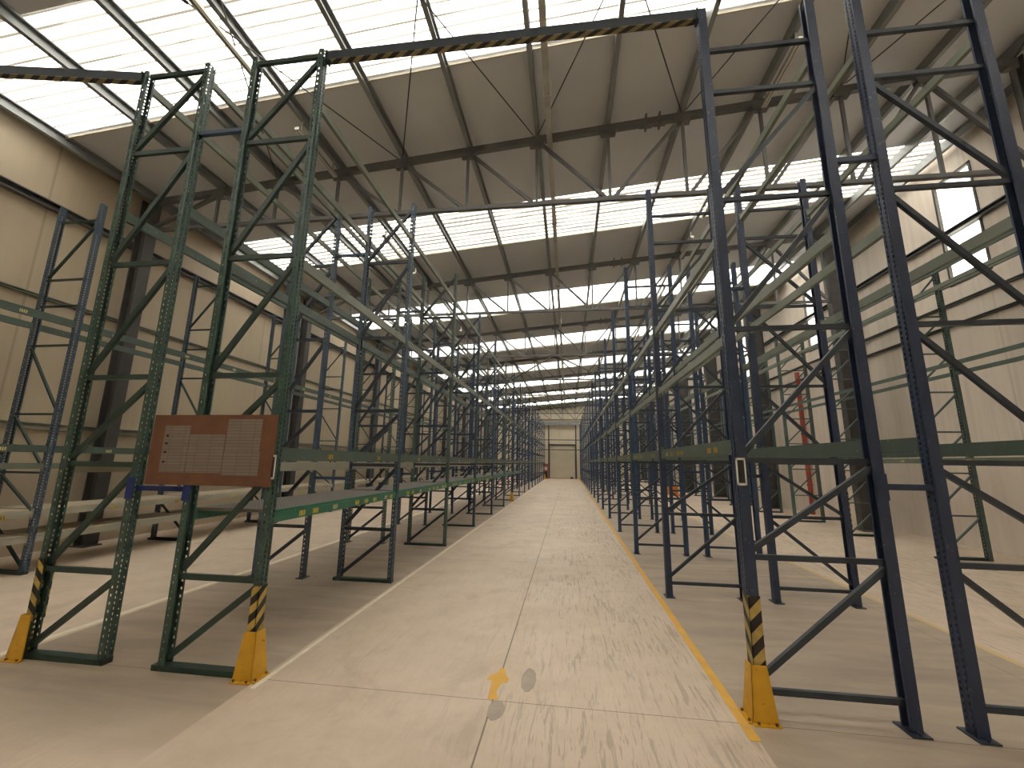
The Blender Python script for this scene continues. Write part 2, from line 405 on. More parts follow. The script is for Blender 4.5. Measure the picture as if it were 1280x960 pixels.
# ---- right wall translucent windows
nwin = len(bands)
for k in range(7):
    y0 = 11.0+6.8*k; y1 = y0+1.15
    o = MB().box(XR+.08, XR+.1, y0, y1, 6.9, 9.95).build('window_%d' % (nwin+1+k), M['side_sheet']); struct(o)
    f = MB()
    f.box(XR-.02, XR+.06, y0, y0+.06, 6.9, 9.95).box(XR-.02, XR+.06, y1-.06, y1, 6.9, 9.95)
    f.box(XR-.02, XR+.06, y0, y1, 6.9, 6.96).box(XR-.02, XR+.06, y0, y1, 9.89, 9.95).box(XR-.02, XR+.06, y0, y1, 8.3, 8.36)
    fo = f.build('window_frame', M['steel_dark'], o)
# ---- end door: sectional overhead door
d = MB()
d.box(dx0, dx1, Y1+.09, Y1+.12, 0, dz)  # backing sheet added to stop daylight leaking between the panels
for k in range(7):
    z0 = .02+k*.61
    d.box(dx0, dx1, Y1+.04, Y1+.09, z0, z0+.6)
do = struct(d.build('door_1', paint('door_panel', rgb(198, 190, 168), rgb(206, 198, 176), .5, scale=1)))
MB().box(dx0-.14, dx0, Y1-.1, Y1, 0, dz+.14).box(dx1, dx1+.14, Y1-.1, Y1, 0, dz+.14).box(dx0-.14, dx1+.14, Y1-.1, Y1, dz, dz+.14).build('door_frame', M['steel_dark'], do)
MB().box(dx0, dx1, Y1-.35, Y1-.02, 0, .03).build('threshold', M['red'], do)
MB().box(-1.9, .5, Y1+.0, Y1+.045, 1.34, 1.39).build('door_rail', M['trim_pale'], do)

# ---- steel columns
def column_mesh(h, name, e=.15):
    b = MB()
    b.box(-e, -e+.03, -.14, .14, 0, h); b.box(e-.03, e, -.14, .14, 0, h); b.box(-e+.03, e-.03, -.012, .012, 0, h)
    b.box(-e-.02, e+.05, -.19, .19, 0, .03)
    return b.mesh(name, M['steel_dark'])
cl, cr = column_mesh(zc(XL+.33)+.02, 'steel_column'), column_mesh(zc(XR-.82)+.02, 'steel_column', .36)
for i, y in enumerate([1.7]+TY):
    for me, x, side, z in ((cl, XL+.33, 'left', 0), (cr, XR-.82, 'right', 0)):
        o = put('steel_column', me, None, (x, min(y, Y1-.25), 0), math.pi if side == 'right' else 0)
        tag(o, 'dark grey steel H column against the %s wall, %s one counted from the viewer' % (side, ORD[i]), 'column', 'steel columns along the %s wall' % side)

# ---- wall girts
GI = [0]
def girt(x, z, h, d, mat, label, y0=Y0, y1=Y1):
    """cold-formed Z girt, broken into one member per bay"""
    s = 1 if x < 0 else -1
    b = MB()
    xi = x
    b.box(min(xi, xi+s*.006), max(xi, xi+s*.006), y0, y1, z-h/2, z+h/2) if False else None
    b.extrude_profile([(xi, z-h/2), (xi+s*d, z-h/2), (xi+s*d, z-h/2+.02), (xi+s*.02, z-h/2+.02), (xi+s*.02, z+h/2-.02), (xi+s*d, z+h/2-.02), (xi+s*d, z+h/2), (xi, z+h/2)], y0, y1, 'Y')
    GI[0] += 1; o = b.build('trim_%d' % GI[0], mat); o['label'] = label; o['kind'] = 'structure'; return o

girt(XL, 7.36, .16, .15, M['truss'], 'long dark steel girt high on the left wall, the upper of the three')
girt(XL, 5.35, .07, .08, M['beam_grey'], 'thin grey girt halfway up the left wall')
girt(XL, 2.62, .14, .1, M['beam_pale'], 'pale steel girt low on the left wall, lowest of the three')
girt(XL, 9.0-.12, .1, .12, M['purlin'], 'pale eaves channel running where the left wall meets the roof')
girt(XR, 8.37, .14, .12, M['truss'], 'dark girt high on the right wall crossing the translucent windows')
girt(XR, 7.8, .08, .1, M['truss'], 'dark girt on the right wall just under the upper girt')
girt(XR, 6.42, .07, .08, M['steel_dark'], 'thin dark girt on the right wall at window sill height')
girt(XR, 5.84, .07, .08, M['steel_dark'], 'thin dark girt halfway up the right wall, lowest of that wall')

# ---- purlins
def purlin_mesh():
    b = MB(); h = .24; w = .09; t = .014; L0, L1 = Y0, Y1
    b.extrude_profile([(0, 0), (w, 0), (w, .03), (w-t, .03), (w-t, t), (t, t), (t, h-t), (w-t, h-t), (w-t, h-.03), (w, h-.03), (w, h), (0, h)], L0, L1, 'Y')
    return b.mesh('roof_purlin', M['purlin'])
pm = purlin_mesh()
PX = [XL+.28]+NODE+[XR-.25]
for i, x in enumerate(PX):
    o = put('roof_purlin', pm, None, (x-.035, 0, zc(x)+.085))
    tag(o, 'long grey steel purlin under the roof, %s counted from the left wall' % ('first' if i == 0 else ORD[i]), 'purlin', 'purlins running the length of the roof')

# ---- trusses
def truss(y, idx):
    t = empty('roof_truss', (0, y, ZB))
    tag(t, 'dark steel lattice roof truss spanning the hall, %s counted from the viewer' % ORD[idx], 'truss', 'roof trusses')
    xl, xr_ = XL+.52, XR-1.19
    if not CACHE:
        h = .15
        b = MB(); b.bar((xl, 0, zc(xl)-ZB), (xr_, 0, zc(xr_)-ZB), .12, h); CACHE['top_chord'] = [b.mesh('top_chord', M['truss'])]
        b = MB(); b.bar((xl, 0, 0), (xr_, 0, 0), .1, .09); CACHE['bottom_chord'] = [b.mesh('bottom_chord', M['truss'])]
        V, D, G, S = [], [], [], []
        for i, x in enumerate(NODE):
            b = MB(); b.bar((x, 0, .045), (x, 0, zc(x)-ZB-h/2), .06, .06, (1, 0, 0)); V.append(b.mesh('vertical_strut', M['truss']))
            b = MB(); b.hull([(x-.16, -.065, zc(x)-ZB-h/2-.1), (x+.16, -.065, zc(x)-ZB-h/2-.1), (x+.22, -.065, zc(x)-ZB+.04), (x-.22, -.065, zc(x)-ZB+.04)],
                   [(x-.16, .065, zc(x)-ZB-h/2-.1), (x+.16, .065, zc(x)-ZB-h/2-.1), (x+.22, .065, zc(x)-ZB+.04), (x-.22, .065, zc(x)-ZB+.04)])
            G.append(b.mesh('gusset_plate', M['truss']))
        mid = 6
        for i in range(len(NODE)-1):
            if i < mid: a, c = NODE[i], NODE[i+1]
            else: a, c = NODE[i+1], NODE[i]
            if i == len(NODE)-2: continue
            b = MB(); b.bar((a+(.08 if c > a else -.08), 0, zc(a)-ZB-.09), (c-(.1 if c > a else -.1), 0, .05), .07, .07); D.append(b.mesh('diagonal_strut', M['truss']))
        b = MB(); b.bar((NODE[0], 0, zc(NODE[0])-ZB-.08), (xl+.05, 0, .1), .08, .08); D.append(b.mesh('diagonal_strut', M['truss']))
        b = MB(); b.bar((NODE[-2], 0, zc(NODE[-2])-ZB-.08), (NODE[-1]-.02, 0, .12), .08, .08); D.append(b.mesh('diagonal_strut', M['truss']))
        for x in (1.85, 2.15):
            z = zc(x)-ZB
            b = MB(); b.box(x-.02, x+.02, -.1, .1, z-.16, z+.16); b.box(x-.14, x+.14, -.075, .075, z-.095, z-.075); S.append(b.mesh('splice_plate', M['truss']))
        CACHE.update(vertical_strut=V, diagonal_strut=D, gusset_plate=G, splice_plate=S)
    for k, ms in CACHE.items():
        for me in ms: put(k, me, t)
    return t
CACHE = {}
for i, y in enumerate(TY): truss(y if i < 7 else Y1-.25, i)

# roof bracing rods over the first bay (X between T0 and T1)
def rod(a, b_, r, label):
    b = MB(); b.tube(a, b_, r, 6); b.tube(Vector(a)*.42+Vector(b_)*.58, Vector(a)*.38+Vector(b_)*.62, r*2.2, 8)
    o = b.build('brace_rod', M['rod']); tag(o, label, 'brace rod', 'crossed roof bracing rods')
cells = [(1, 3), (3, 5), (5, 7), (7, 9), (9, 11)]
nm = ['far left', 'left of centre', 'over the aisle', 'right of centre', 'far right']
for (i, j), n_ in zip(cells, nm):
    xa_, xb_ = NODE[i], NODE[j]
    rod((xa_+.05, 8.36, zc(xa_)+.05), (xb_-.05, 1.75, zc(xb_)+.05), .013, 'thin rod under the first roof bay, %s, back towards the left wall' % n_)
    rod((xb_-.05, 8.36, zc(xb_)-.01), (xa_+.05, 1.75, zc(xa_)-.01), .013, 'thin rod under the first roof bay, %s, back towards the right wall' % n_)
# bottom chord bracing between third and fourth trusses
for s, n_ in ((-1, 'left'), (1, 'right')):
    a = (NODE[5]+s*.1, TY[2]+.1, ZB); c = (NODE[5]+s*3.3, TY[3]-.1, ZB)
    o = MB().tube(a, c, .045, 8).build('chord_brace', M['truss'])
    tag(o, 'dark tube brace between the third and fourth trusses, running back to the %s' % n_, 'brace')

# cable tray beside the central purlin and fluorescent battens
tr = empty('cable_tray', (NODE[5]+.31, Y0, zc(NODE[5])-.2))
tag(tr, 'long pale galvanised cable tray hanging beside the central purlin above the aisle', 'cable tray')
MB().extrude_profile([(-.06, 0), (.06, 0), (.06, .07), (.048, .07), (.048, .012), (-.048, .012), (-.048, .07), (-.06, .07)], 0, Y1-Y0, 'Y').build('tray', M['galv'], tr)
for k in range(12):
    MB().box(-.075, .075, 3+k*4.6, 3.05+k*4.6, -.03, .285).build('hanger_clamp', M['galv'], tr)
def batten(x, y, label):
    t = empty('batten_light', (x, y, zc(x)-.24)); tag(t, label, 'light fitting', 'fluorescent battens under the purlins')
    MB().box(-.05, .05, -.75, .75, 0, .06).build('housing', M['galv'], t)
    for s in (-1, 1): MB().tube((s*.028, -.72, -.015), (s*.028, .72, -.015), .013, 8).build('tube_lamp', M['white'], t)
    for yy in (-.6, .6): MB().box(-.015, .015, yy-.015, yy+.015, .06, .32).build('bracket', M['galv'], t)
k = 0
for px, side in ((NODE[2]+.01, 'left of the aisle'), (NODE[8]+.01, 'right of the aisle')):
    for j, yy in enumerate([5.0, 7.6, 11.8, 14.4, 18.6, 21.2, 25.4]):
        batten(px, yy, 'unlit fluorescent batten under a purlin %s, %s in its line' % (side, ORD[j]))

# ------------------------------------------------------------------ pallet racking
HW, HD = .105, .085      # post web width (along Y) and depth (along X)
def post_mesh(color, holed, h=ZH, w=HW, d=HD):
    """open C upright: perforated web facing -X, flanges running to +X, rear lips"""
    bm = bmesh.new()
    us = [('w', 0, .016), ('h', .016, .034), ('w', .034, w-.034), ('g', w-.034, w-.016), ('w', w-.016, w)]
    def quad(p): bm.faces.new([bm.verts.new(q) for q in p])
    rows = int(h/.025)
    def strip(fn, u0, u1, mode):
        if mode == 'w' or not holed:
            quad([fn(u0, 0), fn(u1, 0), fn(u1, h), fn(u0, h)]); return
        z = 0.; k = 0
        zs = []
        while z < h-.001:
            solid = (k % 2 == (0 if mode in 'h' else 1)) if mode in 'hg' else (k % 3 != 1)
            if solid: quad([fn(u0, z), fn(u1, z), fn(u1, min(h, z+.025)), fn(u0, min(h, z+.025))])
            z += .025; k += 1
    for m, a, c in us: strip(lambda u, z: (-d/2, u-w/2, z), a, c, m)
    for s in (-1, 1):
        for m, a, c in (('w', 0, d*.4), ('f' if color in ('green', 'greygreen', 'slate') else 'w', d*.4, d*.4+.016), ('w', d*.4+.016, d)): strip(lambda u, z, s=s: (u-d/2, s*w/2, z), a, c, m)
        strip(lambda u, z, s=s: (d/2, s*(w/2-u), z), 0, .018, 'w')
    bmesh.ops.remove_doubles(bm, verts=bm.verts, dist=.0004)
    bmesh.ops.recalc_face_normals(bm, faces=bm.faces)
    bmesh.ops.solidify(bm, geom=list(bm.faces), thickness=.004)
    me = bpy.data.meshes.new('post'); bm.to_mesh(me); bm.free(); me.materials.append(M[color]); return me
PM = {}
LW, LD = .10, .066       # slimmer posts of the left rows
def get_post(color, holed, slim=False):
    k = (color, holed, slim)
    if k not in PM: PM[k] = post_mesh(color, holed, w=LW, d=LD) if slim else post_mesh(color, holed)
    return PM[k]
BR = {}
def brace_mesh(d, z0, z1, s, mat, r):
    """brace between the posts: horizontal when z0==z1, else rising to the s side"""
    k = (round(d, 3), z0, z1, s, mat, r)
    if k not in BR:
        e = d/2-HD/2+.015
        b = MB()
        if z0 == z1: b.bar((-e, 0, z0), (e, 0, z0), .04, r)
        else: b.bar((-s*e, 0, z0), (s*e, 0, z1), .04, r)
        BR[k] = b.mesh('brace', M[mat])
    return BR[k]
BASE = {}
def base_meshes(kind, d):
    k = (kind, d)
    if k not in BASE:
        if kind.startswith('channel'):
            ex = .1 if kind == 'channel' else -.02
            b = MB(); b.box(-d/2-ex, d/2+.04, -.05, .05, 0, .05)
            BASE[k] = ('base_channel', [(b.mesh('base_channel', M['dkgreen']), 0, 0)])
        else:
            b = MB(); b.box(-.07, .07, -.1, .1, 0, .012); b.tube((.0, .075, .012), (.0, .075, .03), .012, 6).tube((.0, -.075, .012), (.0, -.075, .03), .012, 6)
            me = b.mesh('foot_plate', M['dkblue'])
            BASE[k] = ('foot_plate', [(me, -d/2, 0), (me, d/2, 0)])
    return BASE[k]
FR = {}
def frame(x0, x1, y, rowkey, post, brace, zs, diag, s, r, base, holed, detail, label, group, z_shift=0):
    """x0 < x1 post centres; diag: list of (zlow, zhigh, s)"""
    d = round(x1-x0, 3); cx = (x0+x1)/2
    if not detail:
        k = (rowkey, post, d)
        if k not in FR:
            b = MB()
            for sx in (-1, 1):
                x = sx*d/2
                xi = x-sx*HD/2; 
                b.box(min(x+sx*HD/2, x+sx*(HD/2-.01)), max(x+sx*HD/2, x+sx*(HD/2-.01)), -HW/2, HW/2, 0, ZH)
                for sy in (-1, 1): b.box(x-HD/2, x+HD/2, sy*HW/2-(.008 if sy > 0 else 0), sy*HW/2+(.008 if sy < 0 else 0), 0, ZH)
            e = d/2-HD/2+.01
            for z in zs: b.bar((-e, 0, z), (e, 0, z), .04, r)
            for a, c, ss in diag: b.bar((-ss*e, 0, a), (ss*e, 0, c), .04, r)
            FR[k] = b.mesh('upright_frame', M[post])
        o = put('upright_frame', FR[k], None, (cx, y, 0)); tag(o, label, 'rack frame', group); return o
    t = empty('upright_frame', (cx, y, 0)); tag(t, label, 'rack frame', group)
    pm_ = get_post(post, holed, rowkey[0] == 'L')
    p0 = put('post', pm_, t, (-d/2, 0, 0)); p1 = put('post', pm_, t, (d/2, 0, 0), math.pi)
    for z in zs: put('cross_brace', brace_mesh(d, z, z, 1, brace, r), t)
    for a, c, ss in diag: put('diagonal_brace', brace_mesh(d, a, c, ss, brace, r), t)
    nm_, items = base_meshes(base, d)
    for me, bx, bz in items: put(nm_, me, t, (bx, 0, 0))
    t['_p0'] = p0.name; t['_p1'] = p1.name
    return t

# brace layouts measured from the near frames
ZL = [.84, 1.92, 2.88, 4.26, 5.78]
def diags(zs, lo, hi, s):
    zz = [lo]+zs+([hi] if hi else [])
    return [(a+.06, b_-.06, s) for a, b_ in zip(zz, zz[1:])]
ZRr = [.2, 1.23, 2.05, 3.28, 4.65, 5.93, 6.47]
ROWS = {
 'L1': dict(x=(-3.87, -2.97), y0=3.93, n=17, name='left aisle row', r=.055),
 'L2': dict(x=(-5.45, -4.55), y0=3.93, n=17, name='second left row', r=.055),
 'L3': dict(x=(-10.2, -9.25), y0=3.23, n=17, name='left wall row', r=.035),
 'R1': dict(x=(1.53, 2.62), y0=4.02, n=17, name='right aisle row', r=.045),
 'R2': dict(x=(3.07, 4.16), y0=4.02, n=17, name='second right row', r=.045),
 'R3': dict(x=(8.3, 9.25), y0=8.0, n=15, name='right wall row', r=.035),
}
FRAMES = {}
rnd = random.Random(3)
for key, R in ROWS.items():
    FRAMES[key] = []
    for i in range(R['n']):
        bay = BAY if key != 'R3' else 3.05
        y = R['y0']+bay*i
        holed = i <= 3
        detail = i <= 8
        if key in ('L1', 'L2'):
            post = 'green' if i == 0 else ('greygreen' if (key == 'L1' and i in (2, 5)) else ('slate' if i in (1, 3) else 'blue' if i > 3 else 'greygreen'))
            brace = 'dkgreen' if i == 0 else 'dkblue'
            zs = ([.0] and []) + ZL + ([6.94] if i == 0 else [])
            dg = diags(ZL, .05, 6.94, 1)
            base = 'channel' if key == 'L1' else 'channel_flush' if i == 0 else 'plate'
        elif key == 'L3':
            post = 'slate'; brace = 'dkgreen'
            zs = [.05, .95, 1.7, 2.75, 4.06, 4.85, 5.4, 6.66]
            dg = [(5.45, 6.6, 1), (2.8, 4.0, -1), (1.75, 2.7, -1), (.1, .9, -1), (1.0, 1.65, -1)]
            base = 'channel'
        elif key in ('R1', 'R2'):
            post = 'navy' if i < 2 else 'blue'; brace = 'dkblue'
            s = 1 if key == 'R1' else -1
            zs = ZRr; z_ = [.25, 1.23, 2.05, 3.28, 4.65, 5.93]
            dg = [(a+.05, c-.05, s) for a, c in zip(z_, z_[1:])]
            base = 'plate'
        else:
            post = 'greygreen' if i < 5 else 'slate'; brace = 'greygreen'
            zs = [.05, .95, 1.9, 2.85, 3.8, 4.75, 5.7, 6.8]
            z_ = zs; dg = [(a+.04, c-.04, 1) for a, c in zip(z_, z_[1:])]
            base = 'channel'
        colr = {'green': 'dark green', 'greygreen': 'grey-green', 'slate': 'slate blue', 'blue': 'blue', 'navy': 'navy blue'}[post]
        lab = '%s pallet rack frame, %s from the viewer in the %s' % (colr, ORD[i], R['name'])
        f = frame(R['x'][0], R['x'][1], y, key, post, brace, zs, dg, 1, R['r'], base, holed, detail, lab, 'upright frames in the '+R['name'])
        FRAMES[key].append(f)

# hazard tape and corner guards on the near end frames
def sleeve(z0, z1, slim=False):
    w, d = (LW+.012, LD+.012) if slim else (HW+.012, HD+.012)
    b = MB(); t = .006
    b.box(-d/2, -d/2+t, -w/2, w/2, z0, z1); b.box(-d/2, d/2, -w/2, -w/2+t, z0, z1); b.box(-d/2, d/2, w/2-t, w/2, z0, z1)
    return b
def tape(fr, which, z0, z1, mat):
    p = bpy.data.objects[fr['_p%d' % which]]
    o = sleeve(z0, z1, mat == 'hazard' and z0 > .2).build('hazard_tape', M[mat], p)
    o['label'] = 'black and yellow striped hazard tape'
tape(FRAMES['L1'][0], 1, .40, .80, 'hazard'); tape(FRAMES['L2'][0], 0, .35, .95, 'hazard'); tape(FRAMES['R1'][0], 0, .38, .93, 'hazard_r')
tape(FRAMES['R3'][2], 0, .1, 1.9, 'hazard'); tape(FRAMES['R3'][2], 1, .1, 1.9, 'hazard')

def guard(x, y, sx, sy, label, h=.41):
    """folded L corner guard wrapped round a post; sx, sy point outwards"""
    t = empty('post_guard', (x, y, 0)); tag(t, label, 'post guard', 'yellow post guards')
    th = .008
    b = MB()
    bw, tw = .20, .12       # base and top leg widths
    ob, ot = .11, .075      # outward offset at base / top
    # leg facing sx
    X0, X1 = sx*ob, sx*ot
    Yb, Yt = sy*ob, sy*ot
    b.hull([(X0, Yb, 0), (X0-sx*th, Yb, 0), (X0-sx*th, Yb-sy*bw, 0), (X0, Yb-sy*bw, 0)],
           [(X1, Yt, h), (X1-sx*th, Yt, h), (X1-sx*th, Yt-sy*tw, h), (X1, Yt-sy*tw, h)])
    b.hull([(X0, Yb, 0), (X0, Yb-sy*th, 0), (X0-sx*bw, Yb-sy*th, 0), (X0-sx*bw, Yb, 0)],
           [(X1, Yt, h), (X1, Yt-sy*th, h), (X1-sx*tw, Yt-sy*th, h), (X1-sx*tw, Yt, h)])
    g = b.build('guard_plate', M['yellow'], t)
    fb = MB(); fb.box(min(X0, X0+sx*.03)-.0, max(X0, X0+sx*.03), min(Yb, Yb-sy*bw), max(Yb, Yb-sy*bw), 0, .012)
    fb.box(min(X0, X0-sx*bw), max(X0, X0-sx*bw), min(Yb, Yb+sy*.03), max(Yb, Yb+sy*.03), 0, .012)
    fb.build('base_flange', M['yellow'], t)
    for px, py in ((X0+sx*.015, Yb-sy*.03), (X0+sx*.015, Yb-sy*(bw-.03)), (X0-sx*.04, Yb+sy*.015), (X0-sx*(bw-.03), Yb+sy*.015)):
        MB().tube((px, py, .012), (px, py, .028), .011, 6).build('anchor_bolt', M['bolt'], t)
guard(-2.97, 3.93, 1, -1, 'yellow steel corner guard at the foot of the near green frame beside the wooden board')
guard(-5.45, 3.93, -1, -1, 'yellow steel corner guard at the far left edge, foot of the leftmost green end frame')
guard(1.53, 4.02, -1, -1, 'yellow steel corner guard at the foot of the near navy frame right of the aisle')
guard(-2.97, 3.93+BAY*6-.45, 1, -1, 'small distant yellow guard beside the left row where the shelf decks end', .45)
guard(-2.97, 3.93+BAY*16-.2, 1, -1, 'tiny yellow guard at the far end of the aisle, left side', .6)
guard(1.53, 4.02+BAY*16-.2, -1, -1, 'tiny yellow guard at the far end of the aisle, right side', .6)

# ---- load beams
BM_ = {}
def beam_mesh(h, mat, length):
    k = (h, mat, round(length, 3))
    if k not in BM_:
        b = MB(); w = .045; L_ = length/2
        b.extrude_profile([(-w/2, -h/2), (w/2, -h/2), (w/2, h/2-.03), (w/2-.014, h/2-.03), (w/2-.014, h/2), (-w/2, h/2)], -L_, L_, 'Y')
        e = MB()
        e.box(-w/2-.006, w/2+.004, -.003, .003, -h/2-.04, h/2+.04)
        BM_[k] = (b.mesh('load_beam', M[mat]), e.mesh('end_connector', M[mat]))
    return BM_[k]
stk = {}
def sticker(mat):
    if mat not in stk: stk[mat] = MB().box(-.001, .001, -.055, .055, -.028, .028).mesh('label_sticker', M[mat])
    return stk[mat]
FAR = {}
NEAR_BAYS = 7
def beam(key, i, side, z, h, mat, bay, stickers=(), names=None):
    R = ROWS[key]; x = R['x'][side]; y = R['y0']+bay*(i+.5); L_ = bay-(LW if key[0] == 'L' else HW)-(.0075 if i <= 3 else -.001)
    sgn = 1 if side == 1 else -1          # outward side
    if i >= NEAR_BAYS:
        FAR.setdefault(mat, []).append((x, y, z, h, L_)); return
    bm_, em = beam_mesh(h, mat, L_)
    colr = {'beam_green': 'green', 'deck_green': 'bright green', 'beam_grey': 'grey-green', 'beam_pale': 'pale grey'}[mat]
    where = {('L1', 1): 'aisle side', ('L1', 0): 'inner side', ('L2', 1): 'inner side', ('L2', 0): 'outer side', ('L3', 1): 'open side', ('L3', 0): 'wall side',
             ('R1', 0): 'aisle side', ('R1', 1): 'inner side', ('R2', 0): 'inner side', ('R2', 1): 'outer side', ('R3', 0): 'open side', ('R3', 1): 'wall side'}[(key, side)]
    lab = '%s load beam %.1f m up, %s, %s, %s bay' % (colr, z, where, R['name'], ORD[i])
    if i <= 3:
        t = empty('load_beam', (x, y, z)); tag(t, lab, 'load beam', 'load beams in the '+R['name'])
        o = put('rail', bm_, t); o.rotation_euler.z = 0 if sgn > 0 else math.pi
        for s in (-1, 1):
            c = put('end_connector', em, t, (0, s*(L_/2-.003), 0))
        for yy, m_ in stickers:
            put('label_sticker', sticker(m_), t, (sgn*(.0235+.0012), yy, -.015))
    else:
        o = put('load_beam', bm_, None, (x, y, z)); tag(o, lab, 'load beam', 'load beams in the '+R['name'])

LV = {
 'L1': [(1, 1.43, .12, 'deck_green'), (0, 1.43, .12, 'deck_green'), (1, 2.05, .14, 'beam_green'), (0, 1.9, .12, 'beam_pale'), (1, 4.18, .13, 'beam_grey'), (0, 4.18, .13, 'beam_green'), (1, 6.25, .11, 'beam_grey'), (0, 6.25, .11, 'beam_grey')],
 'L2': [(1, 1.87, .1, 'beam_pale'), (0, 1.87, .1, 'beam_pale'), (1, 4.95, .13, 'beam_green'), (0, 4.95, .12, 'beam_green'), (1, 6.8, .1, 'beam_grey'), (0, 6.8, .1, 'beam_grey')],
 'L3': [(1, .58, .11, 'beam_pale'), (0, .58, .1, 'beam_pale'), (1, 1.0, .1, 'beam_pale'), (0, 1.0, .1, 'beam_pale'), (1, 1.82, .1, 'beam_grey'), (1, 2.12, .12, 'beam_green'), (0, 2.12, .12, 'beam_green'), (1, 4.45, .14, 'beam_green'), (0, 4.45, .12, 'beam_green')],
 'R1': [(0, 2.17, .14, 'beam_green'), (1, 2.17, .14, 'beam_green'), (0, 3.2, .1, 'beam_grey'), (0, 4.25, .12, 'beam_grey'), (1, 4.25, .12, 'beam_grey'), (1, 6.3, .1, 'beam_grey')],
 'R2': [(1, 2.2, .14, 'beam_green'), (0, 2.2, .14, 'beam_green'), (0, 4.28, .12, 'beam_grey'), (1, 4.28, .12, 'beam_grey'), (0, 6.3, .1, 'beam_grey'), (1, 6.3, .1, 'beam_grey')],
 'R3': [(0, 2.18, .1, 'beam_grey'), (1, 2.18, .1, 'beam_green'), (0, 4.25, .09, 'beam_green'), (1, 4.25, .09, 'beam_green'), (0, 6.42, .15, 'beam_green'), (1, 6.42, .13, 'beam_grey'), (0, 6.02, .1, 'beam_grey')],
}
for key, lv in LV.items():
    R = ROWS[key]; bay = BAY if key != 'R3' else 3.05
    for i in range(R['n']-1):
        for side, z, h, mat in lv:
            if key == 'L1' and z == 1.43 and i > 6: continue
            st = ()
            if i < 4:
                if key == 'L1' and side == 1 and z == 1.43: st = [(-1.05, 'sticker'), (-.8, 'sticker'), (-.38, 'sticker_pale'), (.18, 'sticker'), (.45, 'sticker'), (.72, 'sticker'), (1.12, 'sticker_pale'), (1.32, 'sticker')]
                if key == 'L1' and side == 1 and z == 2.05: st = [(-.6, 'sticker_orange'), (.75, 'sticker_orange')]
                if key == 'L3' and side == 1 and z == 2.12: st = [(.9, 'sticker_pale'), (-.6, 'sticker_pale')]
                if key == 'L3' and side == 1 and z == 4.45: st = [(.75, 'sticker_pale'), (-.9, 'sticker_pale')]
                if key == 'L3' and side == 1 and z == 1.0: st = [(-.3, 'sticker'), (1.1, 'sticker_orange')]
                if key == 'R1' and side == 0 and z == 2.17: st = [(-1.05, 'sticker_orange'), (-.85, 'sticker_orange'), (.25, 'sticker_orange'), (.42, 'sticker_orange'), (.8, 'sticker_orange'), (1.1, 'sticker')]
                if key == 'R3' and side == 0 and z == 2.18: st = [(-.9, 'sticker_pale'), (.4, 'sticker_pale')]
            beam(key, i, side, z, h, mat, bay, st)
for mat, lst in FAR.items():
    b = MB()
    for x, y, z, h, L_ in lst: b.box(x-.022, x+.022, y-L_/2, y+L_/2, z-h/2, z+h/2)
    o = b.build('load_beam', M[mat]); tag(o, 'distant %s load beams deep in the hall beyond the seventh bay' % {'beam_green': 'green', 'deck_green': 'bright green', 'beam_grey': 'grey-green', 'beam_pale': 'pale grey'}[mat], 'load beams', kind='stuff')

# ---- shelf decks
DM = {}
def deck(key, i, z, mat, name, label, th=.03):
    R = ROWS[key]; x0, x1 = R['x']; L_ = BAY-.03
    d = x1-x0-.055
    k = (mat, d, th)
    if k not in DM: DM[k] = MB().box(-d/2, d/2, -L_/2+.07, L_/2-.07, 0, th).mesh(name, M[mat])
    o = put(name, DM[k], None, ((x0+x1)/2, R['y0']+BAY*(i+.5), z)); tag(o, label, 'shelf deck', 'shelf decks in the '+R['name']); return o
for i in range(7):
    o = deck('L1', i, 1.46, 'deck', 'mesh_shelf_deck', 'dark perforated steel shelf deck in the %s, %s bay from the viewer' % (ROWS['L1']['name'], ORD[i]))
    # resting ledges: deck sits on top flange of the beams
for i in range(7):
    deck('L2', i, 1.92, 'chip', 'chipboard_shelf', 'pale chipboard shelf in the %s, %s bay from the viewer' % (ROWS['L2']['name'], ORD[i]), .022)
for i in range(9):
    deck('L3', i, 1.05, 'chip', 'chipboard_shelf', 'upper chipboard shelf at hip height in the left wall row, %s bay' % ORD[i], .025)
    deck('L3', i, .63, 'chip', 'chipboard_shelf', 'lower chipboard shelf at knee height in the left wall row, %s bay from the viewer' % ORD[i], .025)

# ---- row spacers between back-to-back frames
def spacer(xa_, xb_, y, z, mat, label, big=True):
    t = empty('row_spacer', ((xa_+xb_)/2, y, z)); d = xb_-xa_
    tag(t, label, 'row spacer', 'spacers joining back-to-back frames')
    MB().bar((-d/2, 0, 0), (d/2, 0, 0), .05, .05).build('spacer_bar', M[mat], t)
    if big:
        for s in (-1, 1): MB().box(s*d/2-.004-(HD if s < 0 else 0)*.9, s*d/2+.004+(HD if s > 0 else 0)*.9, -HW/2-.012, -HW/2-.0045, -.11, .11).build('clamp_plate', M[mat], t)
for i in range(8):
    yL = ROWS['L1']['y0']+BAY*i; yR = ROWS['R1']['y0']+BAY*i
    xa_, xb_ = -4.55+HD/2, -3.87-HD/2
    spacer(xa_, xb_, yL, 1.68, 'bright_blue' if i == 0 else 'blue', 'bright blue spacer bar joining the two near green frames at shelf height' if i == 0 else 'blue spacer bar at shelf height between the back-to-back %s frames on the left' % ORD[i], i == 0)
    spacer(xa_, xb_, yL, 5.98, 'blue', 'dark blue spacer bar high between the back-to-back %s frames on the left' % ORD[i], False)
    xa_, xb_ = 2.62+HD/2, 3.07-HD/2
    spacer(xa_, xb_, yR, 1.84, 'navy', 'navy spacer bar at head height between the back-to-back %s frames on the right' % ORD[i], i == 0)
    spacer(xa_, xb_, yR, 5.0, 'navy', 'navy spacer bar high between the back-to-back %s frames on the right' % ORD[i], False)

